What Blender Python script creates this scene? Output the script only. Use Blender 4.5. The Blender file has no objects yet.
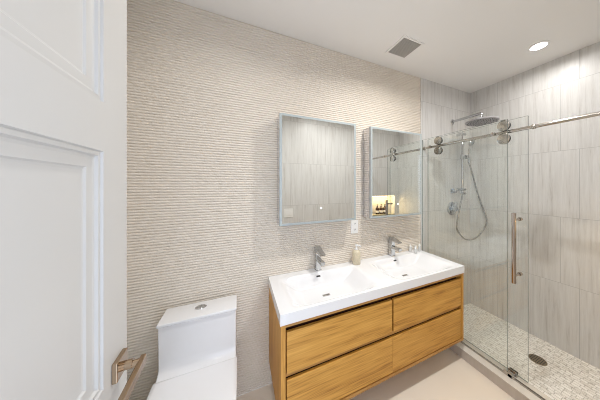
import bpy, bmesh, math, random
from mathutils import Vector, Matrix
random.seed(7)
sc = bpy.context.scene
C = sc.collection
PI = math.pi

# ------------------------------------------------------------------ camera, world, lights, exposure
cam_d = bpy.data.cameras.new('camera'); cam = bpy.data.objects.new('camera', cam_d); C.objects.link(cam)
cam.location = (-0.188, -1.502, 1.445)
cam.rotation_euler = (PI / 2, 0, -0.4316)
cam_d.sensor_width = 36.0; cam_d.lens = 11.892
cam_d.shift_x = -0.0531; cam_d.shift_y = -0.0245
cam_d.clip_start = 0.01
sc.camera = cam
world = bpy.data.worlds.new('world'); sc.world = world; world.use_nodes = True
bg = world.node_tree.nodes['Background']
bg.inputs[0].default_value = (0.78, 0.89, 1.08, 1); bg.inputs[1].default_value = 2.4   # daylight from the room outside the doorway
LAMP_W = 15.0                                                                          # each recessed ceiling lamp
NICHE_W = 2.5
sc.view_settings.view_transform = 'Standard'; sc.view_settings.look = 'None'
sc.view_settings.exposure = 0.0; sc.view_settings.gamma = 1.0; sc.view_settings.use_curve_mapping = False
sc.cycles.use_denoising = True; sc.cycles.denoising_prefilter = 'NONE'; sc.cycles.filter_width = 1.0
sc.cycles.diffuse_bounces = 6; sc.cycles.max_bounces = 14; sc.cycles.transparent_max_bounces = 20; sc.cycles.glossy_bounces = 6
sc.cycles.sample_clamp_indirect = 6.0

# ------------------------------------------------------------------ materials
def new_mat(name):
    m = bpy.data.materials.new(name); m.use_nodes = True
    nt = m.node_tree; b = nt.nodes['Principled BSDF']
    return m, nt, b
def N(nt, t, **kw):
    n = nt.nodes.new(t)
    for k, v in kw.items(): setattr(n, k, v)
    return n
def plain(name, col, rough=0.5, metal=0.0, var=0.03, scale=30, coat=0.0, bump=0.0):
    m, nt, b = new_mat(name)
    tc = N(nt, 'ShaderNodeTexCoord'); no = N(nt, 'ShaderNodeTexNoise'); no.inputs['Scale'].default_value = scale
    nt.links.new(tc.outputs['Object'], no.inputs['Vector'])
    mx = N(nt, 'ShaderNodeMix', data_type='RGBA')
    mx.inputs[6].default_value = (*[c * (1 - var) for c in col], 1); mx.inputs[7].default_value = (*[min(1, c * (1 + var)) for c in col], 1)
    nt.links.new(no.outputs['Fac'], mx.inputs[0]); nt.links.new(mx.outputs[2], b.inputs['Base Color'])
    b.inputs['Roughness'].default_value = rough; b.inputs['Metallic'].default_value = metal
    b.inputs['Coat Weight'].default_value = coat; b.inputs['Coat Roughness'].default_value = 0.05
    if bump:
        bp = N(nt, 'ShaderNodeBump'); bp.inputs['Strength'].default_value = bump; bp.inputs['Distance'].default_value = 0.002
        nt.links.new(no.outputs['Fac'], bp.inputs['Height']); nt.links.new(bp.outputs[0], b.inputs['Normal'])
    return m
def emit(name, col, s):
    m, nt, b = new_mat(name)
    b.inputs['Base Color'].default_value = (*col, 1); b.inputs['Emission Color'].default_value = (*col, 1)
    b.inputs['Emission Strength'].default_value = s
    return m
def uv_vec(nt, au, av, du=0.0, dv=0.0, su=1.0, sv=1.0):
    tc = N(nt, 'ShaderNodeTexCoord'); sp = N(nt, 'ShaderNodeSeparateXYZ'); nt.links.new(tc.outputs['Object'], sp.inputs[0])
    cb = N(nt, 'ShaderNodeCombineXYZ')
    for i, (ax, d, s) in enumerate(((au, du, su), (av, dv, sv))):
        ma = N(nt, 'ShaderNodeMath', operation='MULTIPLY_ADD'); ma.inputs[1].default_value = s; ma.inputs[2].default_value = d * s
        nt.links.new(sp.outputs[ax], ma.inputs[0]); nt.links.new(ma.outputs[0], cb.inputs[i])
    return cb
def vein_tile(name, au, du, light, dark, rough=0.38, bw=0.289, rh=0.583, off=0.37, dz=0.0):
    # upright porcelain tile with fine vertical veins
    m, nt, b = new_mat(name)
    v1 = uv_vec(nt, au, 2, du, dz)
    br = N(nt, 'ShaderNodeTexBrick'); br.offset = off; br.offset_frequency = 2
    br.inputs['Scale'].default_value = 1; br.inputs['Mortar Size'].default_value = 0.0016; br.inputs['Mortar Smooth'].default_value = 0.2
    br.inputs['Brick Width'].default_value = bw; br.inputs['Row Height'].default_value = rh
    br.inputs['Color1'].default_value = (0.3, 0.3, 0.3, 1); br.inputs['Color2'].default_value = (0.7, 0.7, 0.7, 1); br.inputs['Mortar'].default_value = (0, 0, 0, 1)
    nt.links.new(v1.outputs[0], br.inputs['Vector'])
    v2 = uv_vec(nt, au, 2, 0, 0, 42.0, 2.2)
    # each tile gets its own piece of the vein pattern
    ad = N(nt, 'ShaderNodeVectorMath', operation='MULTIPLY_ADD'); ad.inputs[1].default_value = (37, 11, 5)
    nt.links.new(br.outputs['Color'], ad.inputs[0]); nt.links.new(v2.outputs[0], ad.inputs[2])
    no = N(nt, 'ShaderNodeTexNoise'); no.inputs['Scale'].default_value = 1.0; no.inputs['Detail'].default_value = 9; no.inputs['Roughness'].default_value = 0.72; no.inputs['Distortion'].default_value = 0.25
    nt.links.new(ad.outputs[0], no.inputs['Vector'])
    rp = N(nt, 'ShaderNodeValToRGB'); e = rp.color_ramp.elements
    e[0].position = 0.30; e[0].color = (*dark, 1); e[1].position = 0.62; e[1].color = (*light, 1)
    k = rp.color_ramp.elements.new(0.44); k.color = (*[(a * .35 + c * .65) for a, c in zip(dark, light)], 1)
    nt.links.new(no.outputs['Fac'], rp.inputs[0])
    mx = N(nt, 'ShaderNodeMix', data_type='RGBA'); mx.inputs[7].default_value = (*[c * .62 for c in light], 1)
    nt.links.new(br.outputs['Fac'], mx.inputs[0]); nt.links.new(rp.outputs[0], mx.inputs[6])
    nt.links.new(mx.outputs[2], b.inputs['Base Color'])
    b.inputs['Roughness'].default_value = rough
    bp = N(nt, 'ShaderNodeBump'); bp.inputs['Strength'].default_value = 0.4; bp.inputs['Distance'].default_value = 0.001; bp.invert = True
    nt.links.new(br.outputs['Fac'], bp.inputs['Height']); nt.links.new(bp.outputs[0], b.inputs['Normal'])
    return m
def wood(name, grain, light, mid, dark, rough=0.52):
    # grain: axis the fibres run along
    m, nt, b = new_mat(name)
    tc = N(nt, 'ShaderNodeTexCoord'); mp = N(nt, 'ShaderNodeMapping')
    s = [22.0, 22.0, 22.0]; s[grain] = 1.7; mp.inputs['Scale'].default_value = s
    oi = N(nt, 'ShaderNodeObjectInfo')
    ad = N(nt, 'ShaderNodeVectorMath', operation='ADD'); mu = N(nt, 'ShaderNodeVectorMath', operation='SCALE'); mu.inputs[0].default_value = (3, 5, 7)
    nt.links.new(oi.outputs['Random'], mu.inputs['Scale']); nt.links.new(tc.outputs['Object'], ad.inputs[0]); nt.links.new(mu.outputs[0], ad.inputs[1])
    nt.links.new(ad.outputs[0], mp.inputs[0])
    n1 = N(nt, 'ShaderNodeTexNoise'); n1.inputs['Scale'].default_value = 1; n1.inputs['Detail'].default_value = 6; n1.inputs['Roughness'].default_value = .6; n1.inputs['Distortion'].default_value = .8
    nt.links.new(mp.outputs[0], n1.inputs[0])
    mp2 = N(nt, 'ShaderNodeMapping'); s2 = [150.0, 150.0, 150.0]; s2[grain] = 6; mp2.inputs['Scale'].default_value = s2
    nt.links.new(ad.outputs[0], mp2.inputs[0])
    n2 = N(nt, 'ShaderNodeTexNoise'); n2.inputs['Scale'].default_value = 1; n2.inputs['Detail'].default_value = 3
    nt.links.new(mp2.outputs[0], n2.inputs[0])
    ma = N(nt, 'ShaderNodeMath', operation='MULTIPLY_ADD'); ma.inputs[1].default_value = .5; nt.links.new(n2.outputs['Fac'], ma.inputs[0])
    m3 = N(nt, 'ShaderNodeMath', operation='MULTIPLY'); m3.inputs[1].default_value = .5; nt.links.new(n1.outputs['Fac'], m3.inputs[0]); nt.links.new(m3.outputs[0], ma.inputs[2])
    rp = N(nt, 'ShaderNodeValToRGB'); e = rp.color_ramp.elements
    e[0].position = .34; e[0].color = (*dark, 1); e[1].position = .66; e[1].color = (*light, 1); k = e.new(.48); k.color = (*mid, 1)
    nt.links.new(ma.outputs[0], rp.inputs[0]); nt.links.new(rp.outputs[0], b.inputs['Base Color'])
    b.inputs['Roughness'].default_value = rough
    return m
def glass_mat(name, tint):
    m, nt, b = new_mat(name); nt.nodes.remove(b)
    out = [n for n in nt.nodes if n.type == 'OUTPUT_MATERIAL'][0]
    tr = N(nt, 'ShaderNodeBsdfTransparent'); tr.inputs[0].default_value = (*tint, 1)
    gl = N(nt, 'ShaderNodeBsdfGlossy'); gl.inputs['Roughness'].default_value = 0.0; gl.inputs[0].default_value = (1, 1, 1, 1)
    lw = N(nt, 'ShaderNodeLayerWeight'); lw.inputs[0].default_value = .5
    pw = N(nt, 'ShaderNodeMath', operation='POWER'); pw.inputs[1].default_value = 5; nt.links.new(lw.outputs['Facing'], pw.inputs[0])
    ma = N(nt, 'ShaderNodeMath', operation='MULTIPLY_ADD'); ma.inputs[1].default_value = .9; ma.inputs[2].default_value = .04; nt.links.new(pw.outputs[0], ma.inputs[0])
    mx = N(nt, 'ShaderNodeMixShader'); nt.links.new(ma.outputs[0], mx.inputs[0]); nt.links.new(tr.outputs[0], mx.inputs[1]); nt.links.new(gl.outputs[0], mx.inputs[2])
    nt.links.new(mx.outputs[0], out.inputs[0])
    return m

M = {}
M['ceiling'] = plain('ceiling_paint', (0.86, 0.84, 0.815), .6, var=.01, scale=3)
M['door'] = plain('door_paint', (0.565, 0.556, 0.538), .32, var=.01, scale=4)
M['paint'] = plain('wall_paint', (0.75, 0.73, 0.70), .6, var=.01)
LT, DK = (0.69, 0.68, 0.665), (0.48, 0.455, 0.43)
M['tile_right'] = vein_tile('veined_tile_right', 1, -0.108, LT, DK)
M['tile_back'] = vein_tile('veined_tile_back', 0, -2.375 + 0.237, LT, DK)
M['tile_front'] = vein_tile('veined_tile_front', 0, -2.375 + 0.1, LT, DK)
M['curb'] = vein_tile('curb_tile', 1, 0.1, (0.56, 0.50, 0.44), (0.47, 0.41, 0.36), rough=.3, rh=.4, bw=.6, dz=.1)
M['curb_top'] = plain('curb_top_stone', (0.66, 0.62, 0.56), .25, var=.06, scale=25)
M['floor'] = plain('floor_tile', (0.80, 0.72, 0.615), .32, var=.03, scale=2.5)
M['wood'] = wood('oak_veneer', 0, (0.70, 0.375, 0.082), (0.57, 0.285, 0.050), (0.33, 0.135, 0.018))
M['wood_side'] = wood('oak_veneer_upright', 2, (0.68, 0.36, 0.080), (0.57, 0.28, 0.050), (0.40, 0.17, 0.026))
M['wood_edge'] = wood('oak_edge', 0, (0.50, 0.27, 0.075), (0.44, 0.22, 0.055), (0.33, 0.15, 0.035))
M['wood_edge_up'] = wood('oak_edge_upright', 2, (0.50, 0.27, 0.075), (0.44, 0.22, 0.055), (0.33, 0.15, 0.035))
M['gap'] = plain('red_brown_gap_shade', (0.055, 0.016, 0.007), .6)  # near-black red-brown, the shade inside the drawer gaps put into the colour
M['acrylic'] = plain('white_acrylic', (0.86, 0.86, 0.87), .16, var=.004, coat=.3)
M['ceramic'] = plain('white_ceramic', (0.84, 0.84, 0.85), .10, var=.004, coat=.4)
M['chrome'] = plain('chrome', (0.80, 0.81, 0.82), .07, 1.0, var=.01)
M['bar'] = plain('warm_polished_steel', (0.44, 0.37, 0.31), .12, 1.0, var=.02)
M['hose'] = plain('steel_hose', (0.36, 0.36, 0.36), .25, 1.0)
M['tap'] = plain('faucet_chrome', (0.56, 0.57, 0.58), .09, 1.0, var=.01)
M['steel'] = plain('brushed_steel', (0.52, 0.49, 0.45), .14, 1.0, var=.03)
M['nickel'] = plain('warm_satin_nickel', (0.42, 0.31, 0.21), .14, 1.0, var=.03)
M['dark'] = plain('dark_rubber', (0.02, 0.02, 0.02), .5)
M['head'] = plain('shower_head_face', (0.36, 0.35, 0.365), .35, .3, var=.15, scale=120)
M['alu'] = plain('frosted_aluminium', (0.55, 0.59, 0.62), .35, .6, var=.01)
M['cab'] = plain('cabinet_aluminium', (0.66, 0.65, 0.66), .12, .85, var=.01)
M['frost'] = plain('frosted_mirror_border', (0.43, 0.48, 0.49), .3, .2, var=.01)
M['mirror'] = plain('silvered_mirror', (0.86, 0.88, 0.87), .0, 1.0, var=.002)
M['glass'] = glass_mat('shower_glass', (0.988, 0.998, 0.994))
M['glass_edge'] = plain('glass_edge', (0.27, 0.31, 0.29), .15, .2)
M['white_plastic'] = plain('white_plastic', (0.82, 0.81, 0.79), .3, var=.01)
M['slot'] = plain('socket_slots', (0.05, 0.05, 0.05), .5)
M['grille'] = plain('grey_grille', (0.42, 0.40, 0.37), .5)
M['lamp'] = emit('lamp_lens', (1.0, 0.95, 0.88), 14)
M['led'] = emit('touch_light', (1.0, 1.0, 1.0), 2.5)
M['strip'] = emit('warm_strip', (1.0, 0.72, 0.34), 8)
M['soap'] = plain('pearly_beige_glass', (0.66, 0.58, 0.42), .25, var=.22, scale=140, coat=.3, bump=.6)
M['clear'] = plain('clear_bottle', (0.62, 0.62, 0.60), .1, var=.05, coat=.5)
M['amber'] = plain('dark_amber_glass', (0.035, 0.012, 0.006), .15)
M['label'] = plain('white_label', (0.8, 0.78, 0.74), .5)
M['bronze'] = plain('bronze_drain', (0.30, 0.24, 0.165), .35, .9)
M['caulk'] = plain('white_caulk', (0.86, 0.84, 0.80), .4)
M['shelf'] = plain('niche_shelf_stone', (0.45, 0.42, 0.30), .3)

# ribbed wall tile: the ribs are real geometry, the material only carries the joints
def ribbed_mat():
    m, nt, b = new_mat('ribbed_tile')
    v = uv_vec(nt, 0, 2, 9.0, -0.363)
    br = N(nt, 'ShaderNodeTexBrick'); br.offset = 0.5
    br.inputs['Scale'].default_value = 1; br.inputs['Mortar Size'].default_value = 0.0012; br.inputs['Brick Width'].default_value = 40.0; br.inputs['Row Height'].default_value = .5675
    br.inputs['Color1'].default_value = (0.75, 0.682, 0.595, 1); br.inputs['Color2'].default_value = (0.738, 0.67, 0.585, 1); br.inputs['Mortar'].default_value = (0.66, 0.60, 0.525, 1)
    nt.links.new(v.outputs[0], br.inputs['Vector']); nt.links.new(br.outputs['Color'], b.inputs['Base Color'])
    b.inputs['Roughness'].default_value = .42
    return m
M['ribbed'] = ribbed_mat()
def mosaic_mat():
    m, nt, b = new_mat('marble_mosaic')
    v = uv_vec(nt, 1, 0, 0, 0)
    wn = N(nt, 'ShaderNodeTexNoise'); wn.inputs['Scale'].default_value = 9; nt.links.new(v.outputs[0], wn.inputs['Vector'])
    ad = N(nt, 'ShaderNodeVectorMath', operation='MULTIPLY_ADD'); ad.inputs[1].default_value = (.012, .012, 0)
    nt.links.new(wn.outputs['Color'], ad.inputs[0]); nt.links.new(v.outputs[0], ad.inputs[2])
    br = N(nt, 'ShaderNodeTexBrick'); br.offset = .5; br.squash = .7; br.squash_frequency = 3
    br.inputs['Scale'].default_value = 1; br.inputs['Mortar Size'].default_value = .0022; br.inputs['Brick Width'].default_value = .052; br.inputs['Row Height'].default_value = .027
    br.inputs['Color1'].default_value = (0.88, 0.865, 0.83, 1); br.inputs['Color2'].default_value = (0.68, 0.65, 0.60, 1); br.inputs['Mortar'].default_value = (0.55, 0.53, 0.49, 1); br.inputs['Bias'].default_value = -.35
    nt.links.new(ad.outputs[0], br.inputs['Vector'])
    no = N(nt, 'ShaderNodeTexNoise'); no.inputs['Scale'].default_value = 35; no.inputs['Detail'].default_value = 5; nt.links.new(v.outputs[0], no.inputs['Vector'])
    rp = N(nt, 'ShaderNodeValToRGB'); e = rp.color_ramp.elements; e[0].position = .28; e[0].color = (.62, .6, .57, 1); e[1].position = .48; e[1].color = (1, 1, 1, 1)
    nt.links.new(no.outputs['Fac'], rp.inputs[0])
    mx = N(nt, 'ShaderNodeMix', data_type='RGBA', blend_type='MULTIPLY'); mx.inputs[0].default_value = 1
    nt.links.new(br.outputs['Color'], mx.inputs[6]); nt.links.new(rp.outputs[0], mx.inputs[7]); nt.links.new(mx.outputs[2], b.inputs['Base Color'])
    b.inputs['Roughness'].default_value = .35
    bp = N(nt, 'ShaderNodeBump'); bp.inputs['Strength'].default_value = .5; bp.inputs['Distance'].default_value = .001; bp.invert = True
    nt.links.new(br.outputs['Fac'], bp.inputs['Height']); nt.links.new(bp.outputs[0], b.inputs['Normal'])
    return m
M['mosaic'] = mosaic_mat()

# ------------------------------------------------------------------ mesh helpers (all coordinates in metres, room frame)
def box(bm, x0, x1, y0, y1, z0, z1, bev=0.0, seg=2):
    t = bmesh.new()
    bmesh.ops.create_cube(t, size=1)
    for v in t.verts:
        v.co = Vector(((x0 + x1) / 2 + v.co.x * abs(x1 - x0), (y0 + y1) / 2 + v.co.y * abs(y1 - y0), (z0 + z1) / 2 + v.co.z * abs(z1 - z0)))
    if bev: bmesh.ops.bevel(t, geom=t.edges[:], offset=bev, segments=seg, profile=.5, affect='EDGES')
    merge(bm, t)
def merge(bm, t, mtx=None):
    if mtx is not None: bmesh.ops.transform(t, matrix=mtx, verts=t.verts)
    me = bpy.data.meshes.new('tmp'); t.to_mesh(me); t.free(); bm.from_mesh(me); bpy.data.meshes.remove(me)
def axis_mtx(p, d):
    d = Vector(d).normalized(); q = Vector((0, 0, 1)).rotation_difference(d)
    return Matrix.Translation(Vector(p)) @ q.to_matrix().to_4x4()
def cyl(bm, p, d, r, h, seg=32, r2=None, bev=0.0):
    # from p along d, length h
    t = bmesh.new()
    bmesh.ops.create_cone(t, cap_ends=True, segments=seg, radius1=r, radius2=r if r2 is None else r2, depth=h)
    bmesh.ops.translate(t, vec=(0, 0, h / 2), verts=t.verts)
    if bev:
        es = [e for e in t.edges if abs(e.verts[0].co.z - e.verts[1].co.z) < 1e-6]
        bmesh.ops.bevel(t, geom=es, offset=bev, segments=2, profile=.5, affect='EDGES')
    merge(bm, t, axis_mtx(p, d))
def lathe(bm, prof, p, d=(0, 0, 1), seg=32, sx=1.0, sy=1.0):
    t = bmesh.new(); rings = []
    for r, z in prof:
        if r < 1e-6: rings.append([t.verts.new((0, 0, z))])
        else: rings.append([t.verts.new((r * sx * math.cos(2 * PI * i / seg), r * sy * math.sin(2 * PI * i / seg), z)) for i in range(seg)])
    for a, b in zip(rings, rings[1:]):
        for i in range(seg):
            j = (i + 1) % seg
            if len(a) == 1 and len(b) == 1: continue
            if len(a) == 1: t.faces.new((a[0], b[j], b[i]))
            elif len(b) == 1: t.faces.new((a[i], a[j], b[0]))
            else: t.faces.new((a[i], a[j], b[j], b[i]))
    bmesh.ops.recalc_face_normals(t, faces=t.faces)
    merge(bm, t, axis_mtx(p, d))
def tube(bm, pts, r, seg=12, smooth=8):
    # round tube along a smooth path
    P = [Vector(p) for p in pts]
    if smooth:
        Q = []
        for i in range(len(P) - 1):
            a, b, c, d = P[max(i - 1, 0)], P[i], P[i + 1], P[min(i + 2, len(P) - 1)]
            for k in range(smooth):
                u = k / smooth
                Q.append(.5 * ((2 * b) + (c - a) * u + (2 * a - 5 * b + 4 * c - d) * u * u + (3 * b - 3 * c + d - a) * u ** 3))
        Q.append(P[-1]); P = Q
    t = bmesh.new(); rings = []; up = None
    for i, p in enumerate(P):
        tan = (P[min(i + 1, len(P) - 1)] - P[max(i - 1, 0)]).normalized()
        if up is None:
            up = tan.orthogonal().normalized()
        up = (up - tan * up.dot(tan)).normalized(); sd = tan.cross(up)
        rings.append([t.verts.new(p + r * (math.cos(2 * PI * k / seg) * up + math.sin(2 * PI * k / seg) * sd)) for k in range(seg)])
    for a, b in zip(rings, rings[1:]):
        for k in range(seg): t.faces.new((a[k], a[(k + 1) % seg], b[(k + 1) % seg], b[k]))
    t.faces.new(rings[0][::-1]); t.faces.new(rings[-1])
    bmesh.ops.recalc_face_normals(t, faces=t.faces)
    merge(bm, t)
def loft(bm, rings, cap=True):
    t = bmesh.new(); R = [[t.verts.new(p) for p in r] for r in rings]; n = len(R[0])
    for a, b in zip(R, R[1:]):
        for k in range(n): t.faces.new((a[k], a[(k + 1) % n], b[(k + 1) % n], b[k]))
    if cap: t.faces.new(R[0][::-1]); t.faces.new(R[-1])
    bmesh.ops.recalc_face_normals(t, faces=t.faces)
    merge(bm, t)
def obj(name, bm, mat, parent=None, smooth=False, mat2=None, angle=40):
    me = bpy.data.meshes.new(name)
    if parent is not None:
        w = parent_loc(parent); bmesh.ops.translate(bm, vec=-w, verts=bm.verts)
    bm.to_mesh(me); bm.free()
    me.materials.append(mat)
    if mat2 is not None: me.materials.append(mat2)
    if smooth:
        for p in me.polygons: p.use_smooth = True
        try: me.set_sharp_from_angle(angle=math.radians(angle))
        except Exception: pass
    o = bpy.data.objects.new(name, me); C.objects.link(o)
    if parent is not None: o.parent = parent
    return o
def parent_loc(p):
    w = Vector((0, 0, 0))
    while p is not None: w += p.location; p = p.parent
    return w
def B(*a, **k):
    bm = bmesh.new(); box(bm, *a, **k); return bm
def CY(*a, **k):
    bm = bmesh.new(); cyl(bm, *a, **k); return bm
def struct(o): o['kind'] = 'structure'; return o
def tag(o, label, cat, group=None):
    o['label'] = label; o['category'] = cat
    if group: o['group'] = group
    return o
def thing(name, label, cat, loc, group=None):
    o = bpy.data.objects.new(name, None); C.objects.link(o); o.location = loc; o.empty_display_size = .05
    return tag(o, label, cat, group)

H = 2.575; XR = 2.375; YF = -1.46; XL = -0.80; XT = 1.529; WT = 0.12
DX0, DX1, DZ = -0.475, 0.262, 2.06          # doorway opening in the front wall

# ------------------------------------------------------------------ the room
struct(obj('floor', B(XL - .1, 1.50, YF - WT, .0, -.05, 0), M['floor']))
struct(obj('shower_floor', B(1.615, XR, YF, 0, -.05, .001), M['mosaic']))
struct(obj('ceiling', B(XL - .1, XR + .1, YF - WT, .1, H, H + .1), M['ceiling']))
# ribbed back wall
def ribbed_wall():
    bm = bmesh.new(); pitch = .0165; prof = []
    z = 0.0
    while z < H - 1e-6:
        for t, d in ((0, .0060), (.10, .0050), (.20, .0011), (.38, 0.0), (.62, 0.0), (.80, .0011), (.90, .0050)):
            zz = z + t * pitch
            if zz < H: prof.append((d, zz))
        z += pitch
    prof.append((.003, H))
    a = [bm.verts.new((XL - .1, d, z)) for d, z in prof]; b = [bm.verts.new((XT, d, z)) for d, z in prof]
    for i in range(len(a) - 1): bm.faces.new((a[i], b[i], b[i + 1], a[i + 1]))
    box(bm, XL - .1, XT, .009, .10, 0, H)
    bmesh.ops.recalc_face_normals(bm, faces=bm.faces)
    return bm
rw = struct(obj('wall_back', ribbed_wall(), M['ribbed'], smooth=True, angle=50))
# make the ribs face the room
for p in rw.data.polygons:
    pass
struct(obj('wall_shower_back', B(XT, XR + .1, -.001, .10, -.05, H), M['tile_back']))
struct(obj('trim_1', B(XT - .001, XT + .005, -.003, .0, .0, H), M['curb_top']))
struct(obj('wall_right', B(XR, XR + .1, YF - WT, 0, -.05, H), M['tile_right']))
struct(obj('wall_left', B(XL - .1, XL, YF, .0, 0, H), M['paint']))
NX0, NX1, NZ0, NZ1, ND = 1.80, 2.29, 0.925, 1.262, 0.095
bm = bmesh.new()
box(bm, XL - .1, DX0, YF - WT, YF, 0, H); box(bm, DX0, DX1, YF - WT, YF, DZ, H)
box(bm, DX1, NX0, YF - WT, YF, 0, H); box(bm, NX1, XR, YF - WT, YF, 0, H)
box(bm, NX0, NX1, YF - WT, YF, 0, NZ0); box(bm, NX0, NX1, YF - WT, YF, NZ1, H); box(bm, NX0, NX1, YF - WT, YF - ND, NZ0, NZ1)
struct(obj('wall_front', bm, M['tile_front']))
bm = bmesh.new()
box(bm, DX0 - .004, DX0 + .012, YF - WT - .01, YF + .004, 0, DZ); box(bm, DX1 - .012, DX1 + .004, YF - WT - .01, YF + .004, 0, DZ); box(bm, DX0, DX1, YF - WT - .01, YF + .004, DZ - .012, DZ + .004)
struct(obj('trim_2', bm, M['door']))
struct(obj('caulk_line_back', B(XL, 1.49, -.004, .006, 0, .004), M['caulk']))  # thin white caulk line where wall meets floor, no baseboard
# curb between room and shower
cb = struct(obj('shower_curb', B(1.492, 1.615, YF, 0, -.05, .074), M['curb']))
struct(obj('curb_cap', B(1.488, 1.619, YF, 0, .074, .081, bev=.002), M['curb_top'], cb))

# ------------------------------------------------------------------ the open door (hinged at the doorway, swung to about a right angle)
def door():
    L, T, DH = 0.668, 0.036, 2.035
    root = bpy.data.objects.new('door_1', None); C.objects.link(root); struct(root)
    root.location = (-0.430, -1.470, 0.006); root.rotation_euler = (0, 0, math.radians(2.57))
    # local: hinge at y=0, free edge at y=L, visible face at x=0, thickness to -x
    def lobj(name, bm, mat, par, **k):
        o = obj(name, bm, mat, None, **k); o.parent = par; return o
    st = .1085
    panels = [(.125, .902), (1.001, 1.512), (1.617, 1.915)]
    bm = bmesh.new()
    y0, y1 = st, L - st
    zs = [0] + [v for p in panels for v in p] + [DH]
    # frame: stiles and rails
    box(bm, -T, 0, 0, y0, 0, DH); box(bm, -T, 0, y1, L, 0, DH)
    for i in range(0, len(zs), 2): box(bm, -T, 0, y0, y1, zs[i], zs[i + 1])
    slab = lobj('slab', bm, M['door'], root)
    for (a, b) in panels:
        bm = bmesh.new()
        prof = [(0, 0), (.002, -.004), (.010, -.0035), (.013, -.0080), (.018, -.0095), (.036, -.0095), (.039, -.0125), (.043, -.0135)]
        for side in (0, 1):
            f = (lambda d: d) if side == 0 else (lambda d: -T - d)
            rings = [[(f(d), y0 + i, a + i), (f(d), y1 - i, a + i), (f(d), y1 - i, b - i), (f(d), y0 + i, b - i)] for i, d in prof]
            loft(bm, rings, cap=False)
            i, d = prof[-1]
            vs = [bm.verts.new(p) for p in rings[-1]]; bm.faces.new(vs)
        bmesh.ops.remove_doubles(bm, verts=bm.verts, dist=1e-6)
        bmesh.ops.recalc_face_normals(bm, faces=bm.faces)
        lobj('panel', bm, M['door'], root)
    # lever handle
    hz = 1.008; hy = L - .050
    ros = lobj('handle_plate', B(0, .010, hy - .027, hy + .027, hz - .027, hz + .019, bev=.0015), M['nickel'], root)
    ros['label'] = 'square satin nickel plate'
    bm = bmesh.new(); cyl(bm, (.010, hy, hz - .008), (1, 0, 0), .0105, .018, seg=24); cyl(bm, (.026, hy, hz - .010), (1, 0, 0), .008, .016, seg=24)
    lobj('neck', bm, M['nickel'], ros, smooth=True)
    bm = bmesh.new(); box(bm,   .040, .051, hy - .130, hy + .011, hz - .022, hz + .000, bev=.0015)
    lobj('lever', bm, M['nickel'], ros)
    lobj('latch_plate', B(-T * .5 - .012, -T * .5 + .012, L - .001, L + .0012, hz - .028, hz + .028), M['nickel'], root)
    for z in (.2, 1.05, 1.85): lobj('hinge', CY((-.002, -.002, z), (0, 0, 1), .006, .09, seg=16), M['nickel'], root, smooth=True)
door()

# ------------------------------------------------------------------ vanity cabinet
W, D = 1.487, 0.469
ZB, ZT = 0.165, 0.722
van = thing('vanity_cabinet', 'wall-hung honey oak bathroom vanity cabinet with four handleless drawers', 'cabinet', (W / 2, -D / 2, ZB))
obj('side_panel', B(0, .024, -D, -.001, ZB, ZT - .001, bev=.001), M['wood_side'], van)
obj('side_panel', B(W - .024, W, -D, -.001, ZB, ZT - .001, bev=.001), M['wood_side'], van)
obj('bottom_panel', B(.024, W - .024, -D, -.001, ZB, ZB + .018), M['wood_edge'], van)
obj('top_rail', B(.024, W - .024, -D, -.435, ZT - .016, ZT - .001), M['wood_edge'], van)
cc = obj('gap_shade_lining', B(.024, W - .024, -.4235, -.413, ZB + .018, ZT - .006), M['gap'], van); cc['label'] = 'dark red-brown lining painted as shadow in the gaps between the drawers'
obj('back_panel', B(.024, W - .024, -.014, -.001, ZB + .018, ZT - .001), M['wood_edge'], van)
obj('finger_rail', B(.026, W - .026, -.452, -.424, .434, .456), M['wood_edge'], van)
def drawer(x0, x1, z0, z1):
    o = obj('drawer', B(x0, x1, -.4655, -.4475, z0, z1, bev=.001), M['wood'], van)
    obj('drawer_box', B(x0 + .02, x1 - .02, -.4474, -.4240, z0 + .01, z1 - .035), M['gap'], o)  # takes the same painted shade colour, keeping the gaps dark
drawer(.031, .733, .458, .677); drawer(.748, 1.456, .458, .677)
drawer(.031, .7385, .189, .424); drawer(.7405, 1.456, .189, .424)

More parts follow.
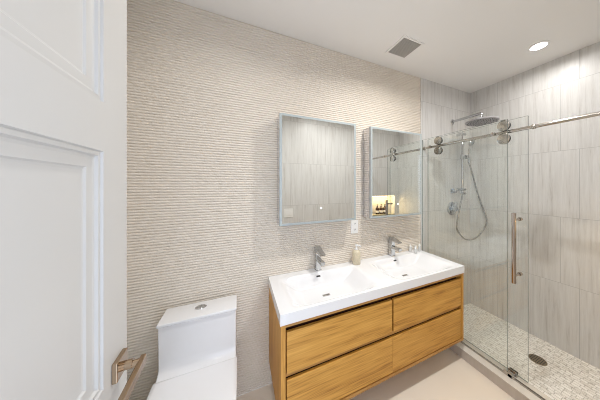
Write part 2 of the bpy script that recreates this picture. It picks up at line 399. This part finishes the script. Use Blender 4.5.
# one-piece top with two shallow basins
def sstep(a, b, x):
    t = max(0, min(1, (x - a) / (b - a))); return t * t * (3 - 2 * t)
BAS = ((.045, .690, .352), (.798, 1.442, 1.072))
def top_z(x, y):
    z = .780
    for a, b, c in BAS:
        u = sstep(a, a + .16, x) * (1 - sstep(b - .16, b, x))
        w = sstep(-.456, -.350, y) * (1 - sstep(-.125, -.068, y))
        if u * w > 0: z -= u * w * (.085 + .012 * (1 - min(1, math.hypot((x - c) / .3, (y + .24) / .18))))
    return z
def sink_top():
    bm = bmesh.new(); nx, ny = 190, 84
    x0, x1, y0, y1 = -.004, W + .004, -D - .004, -.0005
    zb = ZT + .0005
    G = [[None] * (ny + 1) for _ in range(nx + 1)]
    for i in range(nx + 1):
        for j in range(ny + 1):
            x = x0 + (x1 - x0) * i / nx; y = y0 + (y1 - y0) * j / ny
            G[i][j] = bm.verts.new((x, y, top_z(x, y)))
    for i in range(nx):
        for j in range(ny): bm.faces.new((G[i][j], G[i + 1][j], G[i + 1][j + 1], G[i][j + 1]))
    # skirt and underside (the bowls stay inside the cabinet)
    loop = [G[i][0] for i in range(nx + 1)] + [G[nx][j] for j in range(1, ny + 1)] + [G[i][ny] for i in range(nx - 1, -1, -1)] + [G[0][j] for j in range(ny - 1, 0, -1)]
    low = [bm.verts.new((v.co.x, v.co.y, zb)) for v in loop]; n = len(loop)
    for k in range(n): bm.faces.new((loop[k], low[k], low[(k + 1) % n], loop[(k + 1) % n]))
    inn = []
    cx, cy = (x0 + x1) / 2, (y0 + y1) / 2
    for v in low:
        inn.append(bm.verts.new((cx + (v.co.x - cx) * .965, cy + (v.co.y - cy) * .93, zb)))
    for k in range(n): bm.faces.new((low[k], inn[k], inn[(k + 1) % n], low[(k + 1) % n]))
    bmesh.ops.recalc_face_normals(bm, faces=bm.faces)
    return bm
snk = obj('double_sink_top', sink_top(), M['acrylic'], smooth=True, angle=35)
tag(snk, 'glossy white one-piece double sink top resting on the oak vanity', 'sink')
for a, b, c in BAS:
    z = top_z(c - .005, -.240)
    bm = bmesh.new(); box(bm, c - .027, c + .027, -.253, -.227, z - .001, z + .004, bev=.0015)
    d = obj('drain', bm, M['chrome'], snk)
    obj('drain_slot', B(c - .022, c + .022, -.2425, -.2375, z + .0035, z + .0046), M['slot'], d)
    yo = -.0890; zo = top_z(c + .02, yo)
    nrm = Vector((0, -(top_z(c, yo + .002) - top_z(c, yo - .002)) / .004, 1)).normalized()
    bm = bmesh.new(); ofx = -.002 if c < .7 else .030; t = bmesh.new(); box(t, -.016, .016, -.006, .006, -.001, .002, bev=.001)
    merge(bm, t, axis_mtx((c + ofx, yo, zo), nrm))
    obj('overflow_slot', bm, M['slot'], snk)['label'] = 'dark overflow slot'

def faucet(x, label):
    y = -.036; z = .780
    r = thing('faucet', label, 'faucet', (x, y, z), 'single-lever faucets on the sink top')
    obj('base_plate', B(x - .023, x + .023, y - .023, y + .023, z, z + .005, bev=.001), M['tap'], r)
    obj('body', B(x - .021, x + .021, y - .020, y + .020, z + .004, z + .142, bev=.002), M['tap'], r)
    bm = bmesh.new(); box(bm, x - .016, x + .016, y - .112, y - .017, z + .072, z + .096, bev=.002)
    s = obj('spout', bm, M['tap'], r)
    obj('aerator', CY((x, y - .097, z + .064), (0, 0, 1), .010, .009, seg=20), M['steel'], s, smooth=True)
    # wedge-shaped lever on top
    bm = bmesh.new()
    side = [(y + .019, z + .1425), (y + .019, z + .176), (y + .010, z + .180), (y - .104, z + .150), (y - .104, z + .141), (y - .018, z + .1425)]
    loft(bm, [[(x - .0215, p, q) for p, q in side], [(x + .0215, p, q) for p, q in side]])
    obj('lever', bm, M['tap'], r)
faucet(.366, 'left chrome square faucet on the sink top, the one nearer the toilet')
faucet(1.112, 'right chrome square faucet, beside the three small bottles')

# soap dispenser
sx, sy, sz = .705, -.062, .780
sd = thing('soap_dispenser', 'pearly beige soap dispenser with white pump on the sink top', 'soap dispenser', (sx, sy, sz))
bm = bmesh.new(); lathe(bm, [(0, 0), (.031, 0), (.034, .004), (.034, .098), (.031, .108), (.019, .116), (.014, .119), (0, .119)], (sx, sy, sz), seg=40)
obj('bottle', bm, M['soap'], sd, smooth=True)
bm = bmesh.new(); lathe(bm, [(0, .119), (.015, .119), (.015, .132), (.006, .134), (.006, .150), (.011, .151), (.011, .163), (0, .165)], (sx, sy, sz), seg=24)
cyl(bm, (sx, sy, sz + .158), (.55, -.84, -.08), .0055, .042, seg=12)
obj('pump', bm, M['white_plastic'], sd, smooth=True)['label'] = 'white plastic pump'

def mini(x, y, label):
    r = thing('toiletry_bottle', label, 'bottle', (x, y, .780), 'small clear toiletry bottles on the sink top')
    bm = bmesh.new(); lathe(bm, [(0, 0), (.014, 0), (.0155, .003), (.0155, .040), (.012, .047), (.008, .050), (0, .050)], (x, y, .780), seg=24)
    obj('bottle', bm, M['clear'], r, smooth=True)
    bm = bmesh.new(); lathe(bm, [(0, .050), (.0095, .050), (.0095, .068), (.008, .070), (0, .070)], (x, y, .780), seg=24)
    obj('cap', bm, M['white_plastic'], r, smooth=True)
mini(1.360, -.025, 'leftmost of the three small white-capped bottles, nearest the right faucet')
mini(1.376, -.075, 'middle of the three small white-capped bottles, standing slightly forward')
mini(1.452, -.055, 'rightmost of the three small white-capped bottles, nearest the shower glass')

# ------------------------------------------------------------------ mirror cabinets
def mirror_cabinet(x0, x1, label):
    z0, z1, y = 1.163, 1.9445, -.120
    r = thing('mirror_cabinet', label, 'mirror cabinet', ((x0 + x1) / 2, 0, z0), 'mirror cabinets over the sink top')
    obj('cabinet_body', B(x0 + .0015, x1 - .0015, y + .025, -.0005, z0 + .001, z1 - .001, bev=.001), M['cab'], r)
    dr = obj('mirror_door', B(x0, x1, y + .003, y + .022, z0, z1, bev=.001), M['alu'], r)
    g = .017
    obj('mirror_glass', B(x0 + g, x1 - g, y + .0002, y + .0035, z0 + g, z1 - g), M['mirror'], dr)['label'] = 'mirror glass'
    bm = bmesh.new()
    for a in ((x0 + .001, x1 - .001, z0 + .001, z0 + g), (x0 + .001, x1 - .001, z1 - g, z1 - .001), (x0 + .001, x0 + g, z0 + g, z1 - g), (x1 - g, x1 - .001, z0 + g, z1 - g)):
        box(bm, a[0], a[1], y, y + .004, a[2], a[3])
    obj('frosted_border', bm, M['frost'], dr)['label'] = 'frosted pale blue-grey mirror border'
    xc = x0 + (x1 - x0) * .5
    obj('touch_button', CY((xc, y + .0004, 1.275), (0, -1, 0), .0055, .001, seg=20), M['led'], dr)['label'] = 'small white touch light'
mirror_cabinet(.0543, .6648, 'left mirror cabinet, above the left faucet, reflecting veined tile and a switch')
mirror_cabinet(.8105, 1.4075, 'right mirror cabinet next to the shower, reflecting the glass and lit niche')

# wall socket between the mirrors
so = thing('wall_socket', 'white double wall socket between the two mirror cabinets', 'socket', (.722, 0, 1.082))
obj('cover_plate', B(.687, .757, -.006, .0, 1.023, 1.139, bev=.002), M['white_plastic'], so)
for z in (1.055, 1.107):
    f = obj('outlet_face', B(.705, .739, -.008, -.005, z - .015, z + .015, bev=.001), M['white_plastic'], so)
    bm = bmesh.new()
    for dx in (-.007, .007): box(bm, .722 + dx - .0014, .722 + dx + .0014, -.0086, -.0078, z - .001, z + .009)
    cyl(bm, (.722, -.0078, z - .008), (0, -1, 0), .0025, .0008, seg=12)
    obj('slots', bm, M['slot'], f)
# switch on the front wall, seen in the left mirror
sw = thing('light_switch', 'white double light switch plate reflected in the left mirror', 'switch', (.41, YF, 1.066))
obj('cover_plate', B(.350, .470, YF, YF + .006, 1.006, 1.126, bev=.002), M['white_plastic'], sw)
for x in (.387, .433): obj('rocker', B(x - .017, x + .017, YF + .005, YF + .010, 1.032, 1.100, bev=.002), M['white_plastic'], sw)

# ------------------------------------------------------------------ toilet
def dshape(x0, x1, yb, yf, z, n=28, p=2.4):
    # squared back, rounded front
    cx, hw = (x0 + x1) / 2, (x1 - x0) / 2; ys = yf + hw * 1.25
    pts = [(x0, yb, z), (x0, (yb + ys) / 2, z)]
    for k in range(n + 1):
        a = PI - PI * k / n
        ca, sa = math.cos(a), math.sin(a)
        pts.append((cx + hw * math.copysign(abs(ca) ** (2 / p), ca), ys - (ys - yf) * abs(sa) ** (2 / p), z))
    pts += [(x1, (yb + ys) / 2, z), (x1, yb, z)]
    return pts
tl = thing('toilet', 'white one-piece toilet with square tank, standing left of the vanity', 'toilet', (-.398, -.35, 0))
tx0, tx1 = -.585, -.212
bm = bmesh.new()
loft(bm, [dshape(tx0 + .04, tx1 - .04, -.03, -.60, 0), dshape(tx0 + .035, tx1 - .035, -.03, -.61, .02), dshape(tx0 + .02, tx1 - .02, -.028, -.655, .22), dshape(tx0 + .004, tx1 - .004, -.026, -.685, .36), dshape(tx0 + .002, tx1 - .002, -.026, -.688, .395), dshape(tx0 + .01, tx1 - .01, -.03, -.68, .402)])
obj('bowl', bm, M['ceramic'], tl, smooth=True)
bm = bmesh.new()
# tank: side profile swept across, with a concave sweep where it meets the bowl
side = [(-.024, .39), (-.024, .694), (-.176, .694), (-.172, .62), (-.168, .50), (-.167, .475), (-.171, .456), (-.182, .443), (-.208, .436), (-.208, .39)]
t = bmesh.new()
loft(t, [[(tx0 + .001, p, q) for p, q in side], [(tx1 - .001, p, q) for p, q in side]])
es = [e for e in t.edges if abs(e.verts[0].co.x - e.verts[1].co.x) < 1e-5]
bmesh.ops.bevel(t, geom=es, offset=.006, segments=3, profile=.5, affect='EDGES'); merge(bm, t)
obj('tank', bm, M['ceramic'], tl, smooth=True)
lid = obj('tank_lid', B(tx0 - .002, tx1 + .002, -.184, -.020, .6955, .711, bev=.003, seg=3), M['ceramic'], tl, smooth=True)
bm = bmesh.new(); lathe(bm, [(0, 0), (.030, 0), (.030, .003), (.027, .005), (0, .005)], (-.405, -.088, .711), seg=36, sx=1, sy=.72)
fb = obj('flush_button', bm, M['tap'], lid, smooth=True); fb['label'] = 'oval chrome flush button'
obj('button_split', B(-.4055, -.4045, -.108, -.068, .7158, .7165), M['slot'], fb)
def dring(z, off): return dshape(tx0 - .006 + off, tx1 + .006 - off, -.2095 - off, -.700 + off, z, p=2.3)
bm = bmesh.new(); loft(bm, [dring(.403, .006), dring(.405, .002), dring(.416, .002), dring(.419, .006)])
obj('seat', bm, M['white_plastic'], tl, smooth=True)
bm = bmesh.new(); loft(bm, [dring(.421, .004), dring(.423, 0), dring(.436, 0), dring(.440, .004), dring(.442, .02), dring(.4425, .08)])
obj('seat_lid', bm, M['ceramic'], tl, smooth=True)

# ------------------------------------------------------------------ shower glass, rail, door
def pane(name, x0, x1, y0, y1, z0, z1, parent):
    bm = B(x0, x1, y0, y1, z0, z1)
    o = obj(name, bm, M['glass'], parent, mat2=M['glass_edge'])
    for p in o.data.polygons:
        if abs(p.normal.x) < .5: p.material_index = 1
    return o
ZR = 1.834; XRAIL = 1.578
fp = thing('fixed_glass_panel', 'fixed clear glass shower panel between the vanity and the sliding door', 'glass panel', (1.555, -.37, .081))
pane('pane', 1.550, 1.560, -.737, -.0015, .0845, 1.922, fp)
obj('bottom_channel', B(1.547, 1.563, -.737, -.0015, .081, .0875), M['steel'], fp)
obj('door_guide', B(1.546, 1.5495, -.765, -.715, .081, .112, bev=.001), M['steel'], fp)
bm = bmesh.new(); box(bm, 1.546, 1.594, -.768, -.739, .081, .104, bev=.002); box(bm, 1.588, 1.5945, -.775, -.725, .081, .112, bev=.001); box(bm, 1.606, 1.612, -.775, -.725, .081, .112, bev=.001); box(bm, 1.586, 1.612, -.775, -.725, .081, .0915)
obj('guide_block', bm, M['steel'], fp)
rl = thing('shower_door_rail', 'long round steel rail along the top of the shower glass', 'rail', (XRAIL, -.7, ZR))
bm = bmesh.new(); cyl(bm, (XRAIL, -.001, ZR), (0, -1, 0), .0115, 1.458, seg=24)
obj('rail_tube', bm, M['steel'], rl, smooth=True)
for y in (-.100, -.650):
    bm = bmesh.new(); cyl(bm, (1.5605, y, ZR), (1, 0, 0), .011, .012, seg=24); cyl(bm, (1.5495, y, ZR), (-1, 0, 0), .0135, .010, seg=24, bev=.002)
    obj('standoff', bm, M['steel'], rl, smooth=True)
for y in (-.0008, YF + .0008 + .010):
    obj('wall_flange', CY((XRAIL, y, ZR), (0, -1, 0), .020, .010, seg=28, bev=.002), M['steel'], rl, smooth=True)
obj('stop_collar', CY((XRAIL, -.86, ZR), (0, -1, 0), .0165, .018, seg=24, bev=.002), M['steel'], rl, smooth=True)

sdr = thing('sliding_shower_door', 'sliding clear glass shower door with steel rollers and bar handle, pushed open', 'shower door', (1.600, -.43, .093))
pane('pane', 1.595, 1.605, -.832, -.034, .094, 1.922, sdr)
for y in (-.174, -.706):
    for dz in (.0485, -.0485):
        bm = bmesh.new()
        cyl(bm, (1.5607, y, ZR + dz), (1, 0, 0), .0395, .005, seg=44, bev=.0015)
        w = obj('roller', bm, M['steel'], sdr, smooth=True)
        obj('roller_tyre', CY((1.5657, y, ZR + dz), (1, 0, 0), .0369, .0193, seg=44), M['dark'], w, smooth=True)
        obj('roller_hub', CY((1.585, y, ZR + dz), (1, 0, 0), .018, .010, seg=28), M['steel'], w, smooth=True)
        obj('roller_cap', CY((1.605, y, ZR + dz), (1, 0, 0), .022, .008, seg=28, bev=.002), M['steel'], w, smooth=True)
hy = -.781
bm = bmesh.new(); cyl(bm, (1.535, hy, .765), (0, 0, 1), .0125, .488, seg=24, bev=.002)
hd = obj('bar_handle', bm, M['bar'], sdr, smooth=True); hd['label'] = 'vertical warm steel bar handle'
for z in (.815, 1.205):
    bm = bmesh.new(); cyl(bm, (1.535, hy, z), (1, 0, 0), .008, .0605, seg=16); cyl(bm, (1.605, hy, z), (1, 0, 0), .013, .024, seg=20, bev=.003)
    obj('handle_post', bm, M['bar'], hd, smooth=True)
bm = bmesh.new(); box(bm, 1.552, 1.556, YF + .001, -.771, .081, .086); box(bm, 1.568, 1.572, YF + .001, -.771, .081, .086); box(bm, 1.552, 1.572, YF + .001, -.771, .081, .0825)
tag(obj('threshold_track', bm, M['steel']), 'low double metal track lying on the shower curb', 'track')

# ------------------------------------------------------------------ shower fittings on the back wall
rh = thing('rain_shower_head', 'round grey rain shower head on a straight chrome wall arm', 'shower head', (2.035, -.001, 2.178))
bm = bmesh.new(); cyl(bm, (2.035, -.001, 2.178), (0, -1, 0), .028, .010, seg=28, bev=.002); obj('wall_flange', bm, M['tap'], rh, smooth=True)
bm = bmesh.new(); tube(bm, [(2.035, -.01, 2.178), (2.035, -.27, 2.178), (2.035, -.30, 2.174), (2.035, -.309, 2.160), (2.035, -.310, 2.118)], .0135, smooth=5)
obj('arm', bm, M['tap'], rh, smooth=True)
bm = bmesh.new(); lathe(bm, [(0, .036), (.018, .036), (.024, .020), (.125, .017), (.138, .013), (.140, .002), (.134, -.003), (0, -.003)], (2.035, -.310, 2.086), seg=56)
hh = obj('head_disc', bm, M['head'], rh, smooth=True, angle=30)
bm = bmesh.new()
for i in range(1, 6):
    for k in range(i * 6):
        a = 2 * PI * k / (i * 6); cyl(bm, (2.035 + .024 * i * math.cos(a), -.310 + .024 * i * math.sin(a), 2.083), (0, 0, -1), .0028, .003, seg=8)
nz = obj('nozzles', bm, M['dark'], hh)

hs = thing('hand_shower_set', 'chrome slide bar with hand shower and looping hose on the shower wall', 'hand shower', (2.123, -.001, 1.38))
bxx, byy = 2.123, -.062
bm = bmesh.new(); cyl(bm, (bxx, byy, 1.335), (0, 0, 1), .010, .72, seg=20, bev=.002); sb = obj('slide_bar', bm, M['tap'], hs, smooth=True)
for z in (2.035, 1.395):
    bm = bmesh.new(); cyl(bm, (bxx, -.0012, z), (0, -1, 0), .015, .062, seg=20); cyl(bm, (bxx - .02, byy, z), (1, 0, 0), .0145, .075, seg=20)
    obj('bar_bracket', bm, M['tap'], sb, smooth=True)
bm = bmesh.new(); cyl(bm, (bxx - .02, byy, 1.35), (1, 0, 0), .0145, .075, seg=20); obj('hose_outlet', bm, M['tap'], hs, smooth=True)
bm = bmesh.new(); box(bm, bxx - .022, bxx + .05, byy - .035, byy + .016, 1.745, 1.79, bev=.006); obj('slider', bm, M['tap'], hs, smooth=True)
bm = bmesh.new(); tube(bm, [(bxx + .035, byy - .052, 1.70), (bxx + .036, byy - .054, 1.80), (bxx + .040, byy - .060, 1.87), (bxx + .045, byy - .066, 1.90)], .0125, smooth=6)
t = bmesh.new(); lathe(t, [(0, -.012), (.036, -.012), (.040, -.006), (.040, .004), (.030, .012), (0, .014)], (0, 0, 0), seg=32); merge(bm, t, axis_mtx((bxx + .050, byy - .072, 1.925), (-.1, .85, .5)))
obj('handset', bm, M['tap'], hs, smooth=True)
CP = Vector(cam.location)
hose = [(bxx + .035, -.114, 1.70)]
hose += [(2.215, -.120, 1.57), (2.262, -.145, 1.36), (2.285, -.195, 1.17), (2.295, -.222, 1.05), (2.275, -.190, .93), (2.215, -.135, .84), (2.125, -.090, .835), (2.035, -.068, .93), (2.020, -.065, 1.00), (2.070, -.062, 1.17), (2.112, -.062, 1.29), (bxx, byy, 1.345)]
bm = bmesh.new(); tube(bm, hose, .0078, seg=10, smooth=8); obj('hose', bm, M['hose'], hs, smooth=True)
vl = thing('shower_valve', 'round chrome shower valve with lever on the shower wall', 'valve', (2.026, -.001, 1.178))
bm = bmesh.new(); cyl(bm, (2.026, -.0012, 1.178), (0, -1, 0), .078, .008, seg=44, bev=.002); obj('round_plate', bm, M['tap'], vl, smooth=True)
bm = bmesh.new(); cyl(bm, (2.026, -.009, 1.178), (0, -1, 0), .030, .045, seg=32, bev=.003); cyl(bm, (2.026, -.045, 1.178), (.35, 0, .94), .008, .075, seg=16, bev=.002); obj('lever', bm, M['tap'], vl, smooth=True)
dv = thing('diverter_valve', 'small chrome diverter knob above the round shower valve', 'valve', (2.035, -.001, 1.379))
bm = bmesh.new(); box(bm, 2.003, 2.067, -.009, -.0012, 1.352, 1.406, bev=.002); obj('plate', bm, M['tap'], dv)
bm = bmesh.new(); cyl(bm, (2.035, -.009, 1.379), (0, -1, 0), .019, .040, seg=28, bev=.002); obj('knob', bm, M['tap'], dv, smooth=True)
dn = thing('floor_drain', 'round bronze drain set in the mosaic shower floor', 'drain', (2.043, -.725, .001))
obj('rim', CY((2.043, -.725, .0012), (0, 0, 1), .056, .003, seg=40, bev=.001), M['bronze'], dn, smooth=True)
bm = bmesh.new()
for k in range(-3, 4): 
    hw = math.sqrt(.048 ** 2 - (k * .013) ** 2); box(bm, 2.043 - hw, 2.043 + hw, -.725 + k * .013 - .002, -.725 + k * .013 + .002, .0040, .0045)
obj('grate_slots', bm, M['slot'], dn)

# lit niche on the front wall (seen in the right mirror)
ns = tag(obj('niche_shelf', B(NX0 + .001, NX1 - .001, YF - ND + .001, YF + .006, NZ0 + .0005, NZ0 + .022), M['shelf']), 'olive stone sill at the bottom of the lit shower niche', 'shelf')
ls = tag(obj('light_strip', B(NX0 + .01, NX1 - .01, YF - .030, YF - .016, NZ1 - .0085, NZ1 - .0005), M['strip']), 'warm light strip along the top of the shower niche', 'light')
la = bpy.data.lights.new('niche_light', 'AREA'); la.shape = 'RECTANGLE'; la.size = NX1 - NX0 - .03; la.size_y = .012; la.energy = NICHE_W; la.color = (1.0, .70, .33)
lo = bpy.data.objects.new('niche_light', la); C.objects.link(lo); lo.location = ((NX0 + NX1) / 2, YF - .023, NZ1 - .010)
def amber(x, label):
    y = YF - .055; z = NZ0 + .022
    r = thing('pump_bottle', label, 'bottle', (x, y, z), 'dark bottles in the shower niche')
    bm = bmesh.new(); lathe(bm, [(0, 0), (.028, 0), (.030, .003), (.030, .095), (.024, .110), (.011, .120), (.011, .130), (0, .130)], (x, y, z), seg=28); b = obj('bottle', bm, M['amber'], r, smooth=True)
    bm = bmesh.new(); lathe(bm, [(.0303, .028), (.0306, .028), (.0306, .065), (.0303, .065)], (x, y, z), seg=28); obj('bottle_label', bm, M['label'], r, smooth=True)
    bm = bmesh.new(); lathe(bm, [(0, .130), (.012, .130), (.012, .142), (.004, .143), (.004, .158), (.010, .159), (.010, .166), (0, .167)], (x, y, z), seg=20); cyl(bm, (x, y, z + .163), (0, 1, 0), .004, .03, seg=10); obj('pump', bm, M['dark'], r, smooth=True)
amber(1.955, 'leftmost of three dark bottles in the lit niche in the mirror')
amber(2.035, 'middle of three dark bottles in the lit niche in the mirror')
amber(2.115, 'rightmost of three dark bottles in the lit niche in the mirror')

# ------------------------------------------------------------------ ceiling fittings
vt = thing('ceiling_vent', 'square grey exhaust vent with white rim in the ceiling', 'vent', (1.0345, -.2708, H))
v0, v1, u0, u1 = 1.0345 - .092, 1.0345 + .092, -.2708 - .092, -.2708 + .092
bm = bmesh.new(); r_ = .014
box(bm, v0 - r_, v1 + r_, u0 - r_, u0, H - .006, H); box(bm, v0 - r_, v1 + r_, u1, u1 + r_, H - .006, H); box(bm, v0 - r_, v0, u0, u1, H - .006, H); box(bm, v1, v1 + r_, u0, u1, H - .006, H)
obj('rim', bm, M['ceiling'], vt)
bm = bmesh.new(); box(bm, v0, v1, u0, u1, H - .0015, H)
for k in range(16): 
    x = v0 + (k + .5) * (v1 - v0) / 16; box(bm, x - .0035, x + .0035, u0, u1, H - .005, H - .001)
obj('grille', bm, M['grille'], vt)
def downlight(x, y, label, power, spread=155):
    r = thing('ceiling_light', label, 'ceiling light', (x, y, H), 'recessed round ceiling lights')
    bm = bmesh.new(); lathe(bm, [(.048, -.002), (.050, -.005), (.066, -.003), (.068, 0), (.048, 0), (.048, -.002)], (x, y, H), seg=48); obj('trim_ring', bm, M['white_plastic'], r, smooth=True)
    obj('lens', CY((x, y, H - .003), (0, 0, 1), .048, .003, seg=40), M['lamp'], r)
    ld = bpy.data.lights.new('downlight', 'AREA'); ld.shape = 'DISK'; ld.size = .09; ld.energy = power; ld.spread = math.radians(spread); ld.color = (1.0, .985, .96)
    o = bpy.data.objects.new('downlight', ld); C.objects.link(o); o.parent = r; o.location = (0, 0, -.0065)
downlight(2.01, -.742, 'round recessed ceiling light glowing over the shower', LAMP_W * .30, 168)
downlight(.92, -.757, 'round recessed ceiling light over the vanity floor, out of frame', LAMP_W)
downlight(-.17, -.757, 'round recessed ceiling light above the toilet, out of frame', LAMP_W * .3)
